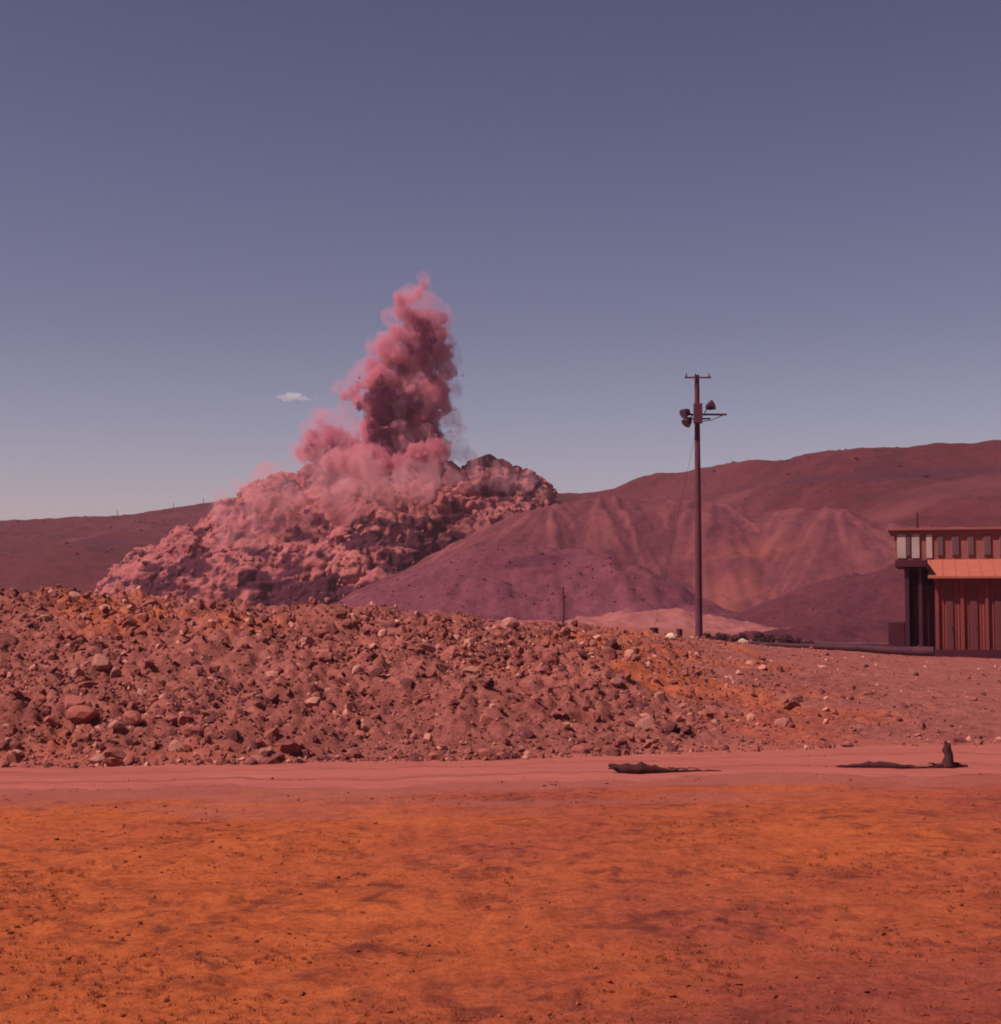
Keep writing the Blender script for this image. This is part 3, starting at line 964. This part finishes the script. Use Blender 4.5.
# left side wall and back
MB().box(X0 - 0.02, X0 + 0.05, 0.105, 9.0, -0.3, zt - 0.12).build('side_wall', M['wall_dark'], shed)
# clerestory behind
z1 = rz_(531, D + 4)
xl = P(894, 600, D + 4).x - ox - 1.1
MB().box(xl, X1, 4.0, 9.0, rz_(566) + 0.225, z1, 0.02).build('upper_wall', M['clad'], shed)
MB().box(xl - 0.25, X1, 3.8, 9.3, z1 + 0.002, z1 + 0.10, 0.01).build('upper_roof', M['clad'], shed)
for px, w in ((897, 9), (911, 8), (925, 6)):
    x = P(px, 600, D + 4).x - ox - 1.1
    f = MB().box(x, x + w * s, 3.93, 3.998, zb2 + 0.06, z1 - 0.14, 0.01).build('panel', M['pale'], shed)
for px, w in ((905.8, 4.6), (935, 7), (949, 8), (964, 7), (979, 8), (994, 7), (1009, 8), (1024, 8)):
    x = P(px, 600, D + 4).x - ox - 1.1
    f = MB().box(x, x + w * s, 3.95, 3.998, zb2 + 0.14, z1 - 0.20, 0.008).build('window', M['clad'], shed)
    MB().box(x + 0.03, x + w * s - 0.03, 3.93, 3.949, zb2 + 0.18, z1 - 0.24).build('pane', M['pane'], f)
# open bay under the dark canopy on the left
cz = rz_(566)
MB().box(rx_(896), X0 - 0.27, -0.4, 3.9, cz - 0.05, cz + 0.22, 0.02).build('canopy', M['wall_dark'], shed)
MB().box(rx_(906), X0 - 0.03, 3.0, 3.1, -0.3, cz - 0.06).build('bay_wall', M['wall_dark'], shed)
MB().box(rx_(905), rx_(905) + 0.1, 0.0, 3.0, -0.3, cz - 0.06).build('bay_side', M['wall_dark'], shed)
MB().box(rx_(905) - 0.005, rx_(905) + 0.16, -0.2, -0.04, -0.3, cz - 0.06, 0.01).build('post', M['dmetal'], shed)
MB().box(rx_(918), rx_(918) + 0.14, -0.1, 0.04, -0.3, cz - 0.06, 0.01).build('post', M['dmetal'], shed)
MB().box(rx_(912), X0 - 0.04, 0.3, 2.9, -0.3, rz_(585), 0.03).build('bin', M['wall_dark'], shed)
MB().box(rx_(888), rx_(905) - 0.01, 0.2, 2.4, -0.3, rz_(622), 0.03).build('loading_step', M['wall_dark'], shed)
x = P(917, 600, D + 5).x - ox - 1.4
MB().tube([(x, 5, z1 + 0.08), (x, 5, rz_(513, D + 5))], [0.05, 0.03], 8).build('vent_pipe', M['dmetal'], shed, True)

# ------------------------------------------------------------------ tiny posts on the left skyline
ms = MB().tube([(0, 0, -1), (0, 0, 2.1)], [0.13, 0.09], 6).build('ridge_post', M['wood'])
pm = ms.data
bpy.data.objects.remove(ms)
for px, py in ((118, 517), (174, 509), (204, 503)):
    p = P(px, py, 499)
    zz = float(np.interp(p.x, HX, HZ))
    o = link('ridge_post', pm); o.location = (p.x, 498, zz - 0.3)
    tag(o, 'tiny thin post standing on the left hill skyline', 'post', 'posts along the left ridge')


# ------------------------------------------------------------------ the blast
def ico(sub):
    bm = bmesh.new(); bmesh.ops.create_icosphere(bm, subdivisions=sub, radius=1)
    me = bpy.data.meshes.new('t'); bm.to_mesh(me); bm.free()
    r = vf(me); bpy.data.meshes.remove(me)
    return r


ICO = ico(2)


def lump_union(name, C, r, vox, amp, nscale, seed, squash=None):
    """many overlapping balls fused into one lumpy skin, then billowed"""
    C, r = np.asarray(C, float), np.asarray(r, float)
    V, Fc = ICO
    W = V[None] * r[:, None, None]
    if squash is not None: W = W * np.asarray(squash)[None, None, :]
    W = W + C[:, None, :]
    Fk = Fc[None] + (np.arange(len(C)) * len(V))[:, None, None]
    me = np_mesh(name, W.reshape(-1, 3), Fk.reshape(-1, 3))
    o = bpy.data.objects.new(name, me); COL.objects.link(o)
    md = o.modifiers.new('r', 'REMESH'); md.mode = 'VOXEL'; md.voxel_size = vox
    dg = bpy.context.evaluated_depsgraph_get()
    m2 = bpy.data.meshes.new_from_object(o.evaluated_get(dg))
    bpy.data.objects.remove(o); bpy.data.meshes.remove(me)
    n = len(m2.vertices)
    co = np.empty(n * 3, np.float32); m2.vertices.foreach_get('co', co); co = co.reshape(-1, 3).astype(float)
    no = np.empty(n * 3, np.float32); m2.vertex_normals.foreach_get('vector', no); no = no.reshape(-1, 3)
    b = 0
    for k in range(3):
        f = nscale * 2.1 ** k
        b = b + (0.5 - np.abs(noise(co[:, 0] * f, co[:, 1] * f, co[:, 2] * f, seed + k))) * 1.3 * 0.55 ** k
    co = co + no * (b * amp)[:, None]
    m2.vertices.foreach_set('co', co.astype(np.float32).ravel())
    m2.polygons.foreach_set('use_smooth', np.ones(len(m2.polygons), bool))
    m2.name = name
    m2.update()
    return m2


BD = 262.0
MPX = np.array([98, 108, 132, 160, 190, 205, 227, 245, 256, 300, 335, 380, 420, 445, 462, 490, 512, 530, 545, 556, 566, 580], float)
MPY = np.array([598, 584, 560, 547, 536, 526, 511, 497, 486, 477, 464, 455, 457, 470, 470, 463, 470, 477, 484, 495, 512, 545], float)
g = P(330, 600, BD)
blast = empty('blast_cloud', (g.x, BD, 1.0))
tag(blast, 'pink dust column shooting up from a heaving mound of blasted earth', 'explosion')
br = random.Random(99)
C, Rr = [], []
for _ in range(5200):
    px = br.uniform(103, 575)
    pyt = float(np.interp(px, MPX, MPY))
    ztop = P(px, pyt, BD).z
    x = P(px, 600, BD).x
    dep = np.interp(px, [100, 200, 400, 520, 556], [7, 22, 30, 16, 6])
    a = br.uniform(-1, 1)
    z = 1 + (ztop - 1) * max(0.0, 1 - abs(a) ** 1.5)
    z += (1.6 * float(fbm(px * 0.045, a * dep * 0.16, 0, 3, 404)) - 0.5) * (1.0 if abs(a) > 0.12 else 0.4)
    rad = br.choice((0.5, 0.7, 0.9, 1.2, 1.5, 2.3)) * br.uniform(0.8, 1.2)
    rad = min(rad, 0.4 + (ztop - 1) * 0.35, 0.8 + max(0, 548 - px) * 0.05)
    if a > 0.35: 
        if br.random() < .6: continue
    C.append((x - g.x, a * dep, z - rad * br.uniform(0.15, 1.0) - 1.0)); Rr.append(rad)
for _ in range(500):   # body
    px = br.uniform(112, 525)
    pyt = float(np.interp(px, MPX, MPY)); ztop = P(px, pyt, BD).z
    dep = np.interp(px, [100, 200, 400, 520, 556], [7, 22, 30, 16, 6])
    a = br.uniform(-.9, .9)
    z = (ztop - 1) * max(0.0, 1 - abs(a) ** 1.5)
    rad = max(1.2, min(5.0, z * 0.45))
    for kk in range(3):
        C.append((P(px, 600, BD).x - g.x, a * dep, z * (0.12 + 0.22 * kk) - 0.6)); Rr.append(rad)
me = lump_union('debris_mound', C, Rr, 0.34, 0.62, 0.62, 5)
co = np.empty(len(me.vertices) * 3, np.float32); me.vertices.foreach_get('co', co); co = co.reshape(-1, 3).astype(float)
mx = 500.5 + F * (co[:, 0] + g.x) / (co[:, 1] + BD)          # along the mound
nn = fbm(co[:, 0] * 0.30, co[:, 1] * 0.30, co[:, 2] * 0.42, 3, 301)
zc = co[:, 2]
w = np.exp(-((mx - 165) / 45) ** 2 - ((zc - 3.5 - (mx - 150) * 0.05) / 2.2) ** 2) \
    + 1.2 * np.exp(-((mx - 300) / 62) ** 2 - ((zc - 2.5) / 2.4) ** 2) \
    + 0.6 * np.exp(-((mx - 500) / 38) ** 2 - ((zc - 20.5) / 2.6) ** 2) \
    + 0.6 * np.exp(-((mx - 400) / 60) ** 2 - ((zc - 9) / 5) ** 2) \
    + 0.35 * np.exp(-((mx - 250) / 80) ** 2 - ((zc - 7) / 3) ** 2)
put_attr(me, 'broken', np.clip(sstep(0.20, 0.40, 0.95 * w + 0.75 * nn - 0.02), 0, 1) * 0.95)  # shaded parts of the mound painted dark, mixed with dark rock
dm = link('debris_mound', me, M['debris'], blast)
pick = NR.integers(0, len(co), 9000)
sz = np.minimum(0.13 * (1 - NR.uniform(size=9000)) ** (-1 / 1.7), 1.05)
for nm, m_, a, b_ in (('thrown_rocks', 'rock_dark', 0, 3600), ('thrown_clods', 'debris', 3600, 9000)):
    q = pick[a:b_]
    o = rock_sheet(nm, co[q], sz[a:b_], M[m_]); o.parent = blast; o['kind'] = 'stuff'
# thin dust hanging over the mound
C2, R2 = [], []
for px, py, r_ in ((240, 508, 22), (280, 494, 24), (330, 480, 26), (300, 520, 34), (250, 535, 26), (360, 500, 38), (420, 484, 20), (400, 492, 16), (345, 540, 24), (400, 525, 22), (455, 478, 10), (440, 474, 9), (478, 474, 11), (500, 480, 12), (524, 486, 9), (542, 494, 6)):
    p = P(px, py, BD - 10)
    C2.append((p.x - g.x, -14 + br.uniform(-3, 3), p.z - 1)); R2.append(r_ * BD / F)
for cx_, cy_, cz_, r0_ in [(a_[0], a_[1], a_[2], b2) for a_, b2 in zip(list(C2), list(R2))]:
    for _ in range(14):
        a = Vector((br.gauss(0, 1), br.gauss(0, 1), br.gauss(0, 1))).normalized() * r0_ * br.uniform(.7, 1.05)
        C2.append((cx_ + a.x, cy_ + a.y, cz_ + a.z)); R2.append(r0_ * br.uniform(0.15, 0.4))
me = lump_union('dust_veil', C2, R2, 0.7, 1.6, 0.3, 15)
link('dust_veil', me, M['dust_wisp'], blast)

COLB = [(424, 289, 4), (418, 295, 5), (409, 301, 6), (402, 306, 6), (404, 317, 8), (418, 324, 12), (432, 322, 9), (444, 322, 4), (432, 340, 15), (414, 340, 14),
        (399, 338, 9), (387, 349, 9), (378, 354, 5), (395, 360, 14), (415, 365, 18), (438, 355, 13), (447, 374, 9), (374, 369, 8), (385, 385, 16), (408, 390, 20),
        (434, 395, 16), (443, 408, 9), (364, 388, 6), (354, 394, 6), (346, 398, 4), (362, 406, 7), (380, 408, 16), (400, 415, 20), (424, 418, 17), (378, 432, 17),
        (398, 440, 22), (424, 443, 20), (325, 455, 15), (316, 441, 9), (334, 440, 12), (350, 452, 15), (311, 457, 9), (340, 466, 12), (327, 430, 6), (322, 424, 3)]
for _ in range(34):
    px_ = br.uniform(345, 448)
    COLB.append((px_, br.uniform(452, 480) - 8 * math.sin((px_ - 345) / 103 * 3.14), br.uniform(5, 12)))

C3, R3 = [], []
for px, py, r_ in COLB:
    p = P(px, py, BD)
    dy = br.uniform(-2, 2) + (-7 if py > 455 else -3)
    C3.append((p.x - g.x, dy, p.z - 1)); R3.append(r_ * BD / F * 1.0)
    rr = r_ * BD / F
    for _ in range(13):      # ragged jets thrown outwards
        a = Vector((br.gauss(0, 1) + 0.25 * (p.x - P(408, 400, BD).x) / 4, br.gauss(0, 1), br.gauss(0.35, 0.9))).normalized()
        ln = rr * br.uniform(1.1, 1.7); r0 = rr * br.uniform(0.14, 0.28); sag = br.uniform(-0.3, 0.3) * rr
        for k in range(7):
            t = k / 6
            u = 0.55 + (ln / rr - 0.55) * t
            C3.append((p.x - g.x + a.x * rr * u + sag * t * t, dy + a.y * rr * u, p.z - 1 + a.z * rr * u)); R3.append(max(0.13, r0 * (1 - 0.8 * t)))
me = lump_union('dust_column', C3, R3, 0.26, 0.5, 0.7, 25)
link('dust_column', me, M['dust_col'], blast)
SHADE = [(424, 330, 7), (428, 342, 8), (425, 355, 8), (430, 368, 7), (432, 380, 5), (385, 388, 9), (376, 400, 8), (392, 402, 11), (408, 404, 9), (384, 416, 11), (400, 422, 12),
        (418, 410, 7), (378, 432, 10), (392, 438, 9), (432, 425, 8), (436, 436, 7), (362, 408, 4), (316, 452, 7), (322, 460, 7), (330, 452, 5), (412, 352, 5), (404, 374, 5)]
Cd, Rd = [], []  # dark volume added where the column shades itself
for px, py, r_ in SHADE:
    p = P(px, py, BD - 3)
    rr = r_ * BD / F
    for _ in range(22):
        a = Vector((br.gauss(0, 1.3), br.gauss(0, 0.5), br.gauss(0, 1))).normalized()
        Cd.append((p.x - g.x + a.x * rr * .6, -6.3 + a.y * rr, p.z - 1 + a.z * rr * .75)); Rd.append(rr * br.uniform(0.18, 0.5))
me = lump_union('column_shade', Cd, Rd, 0.26, 0.7, 0.8, 55)
link('column_shade', me, M['dust_shade'], blast)
C4, R4 = [], []
for px, py, r_ in ((424, 286, 6), (404, 302, 9), (446, 320, 9), (452, 350, 8), (385, 345, 10), (366, 372, 9), (372, 392, 11), (350, 398, 10), (455, 385, 8), (450, 420, 12), (455, 442, 9), (462, 432, 6),
                   (448, 455, 10), (340, 412, 10), (332, 420, 12), (320, 430, 12), (350, 432, 16), (466, 456, 10), (412, 293, 8), (430, 300, 7), (438, 310, 9), (456, 365, 8), (392, 318, 8), (376, 352, 8), (342, 388, 8), (356, 380, 8), (318, 418, 8), (308, 432, 8), (420, 310, 18), (432, 350, 24), (300, 452, 10)):
    p = P(px, py, BD)
    C4.append((p.x - g.x, br.uniform(-6, 0), p.z - 1)); R4.append(r_ * BD / F)
    for _ in range(4):
        a = Vector((br.gauss(0, 1), br.gauss(0, .6), br.gauss(0, 1))).normalized()
        C4.append((p.x - g.x + a.x * r_ * .17, a.y, p.z - 1 + a.z * r_ * .17)); R4.append(r_ * .07)
for px, py, r_ in COLB:
    p = P(px, py, BD); rr = r_ * BD / F
    for _ in range(8):
        a = Vector((br.gauss(0, 1), br.gauss(0, .8), br.gauss(0.25, 1))).normalized()
        for k in range(4):
            u = 0.7 + 0.32 * k
            C4.append((p.x - g.x + a.x * rr * u, -3 + a.y * rr * u, p.z - 1 + a.z * rr * u)); R4.append(rr * (0.5 - 0.11 * k))
me = lump_union('dust_haze', C4, R4, 0.45, 0.8, 0.35, 35)
link('dust_haze', me, M['dust_edge'], blast)
# clods thrown out around the column
n = 500
a = NR.uniform(0, 2 * math.pi, n); rr = np.abs(NR.normal(0, 1, n))
base = np.array([(c[0], c[1], c[2]) for c in C3])[NR.integers(0, len(C3), n)]
fp = base + np.stack([np.cos(a) * rr * 1.6, NR.normal(0, 2, n), np.sin(a) * rr * 1.6], 1)
fp[:, 2] = np.maximum(fp[:, 2], 18)
fd = rock_sheet('flying_clods', fp, NR.uniform(0.02, 0.07, n), M['rock_dark'])
fd.parent = blast; fd['kind'] = 'stuff'

# ------------------------------------------------------------------ the small white cloud
CD = 2600.0
c0 = P(293, 397, CD)
m, nt, out = newmat('cloud_white')
pv = nt.nodes.new('ShaderNodeVolumePrincipled')
pv.inputs['Color'].default_value = (0.98, 0.95, 0.97, 1)
pv.inputs['Density'].default_value = 0.05
pv.inputs['Anisotropy'].default_value = 0.3
nt.links.new(pv.outputs[0], out.inputs['Volume'])
Cc, Rc = [], []
for dx, dz, r_ in ((-13, 0, 3.2), (-8, -1, 4.5), (-2, 1, 5), (3, 0, 5.2), (8, -1, 4.2), (12, -1.5, 3), (17, -2.5, 1.6), (23, -1, 1.1), (-4, -2, 3.5), (5, 2.5, 3)):
    k = CD / F
    Cc.append((dx * k, R.uniform(-8, 8), dz * k)); Rc.append(r_ * k)
    for _ in range(6):
        Cc.append((dx * k + R.gauss(0, r_), R.uniform(-8, 8), dz * k + R.gauss(0, r_ * .6))); Rc.append(r_ * k * R.uniform(.25, .5))
cl = link('cloud', lump_union('cloud', Cc, Rc, 1.2, 2.0, 0.12, 45, (1, 1, 0.7)), m)
cl.location = c0
tag(cl, 'single small white cloud left of the dust column', 'cloud')

# ------------------------------------------------------------------ the air over the mine
m, nt, out = newmat('haze_air')
pv = nt.nodes.new('ShaderNodeVolumePrincipled')
pv.inputs['Color'].default_value = (0.95, 0.56, 0.74, 1)
pv.inputs['Density'].default_value = HAZE
nt.links.new(pv.outputs[0], out.inputs['Volume'])
if HAZE:
    o = MB().box(-4600, 4600, -200, 1450, -2.5, 75).build('haze', m)
    tag(o, 'faint purple dusty haze in front of the far hills', 'haze', kind='stuff')
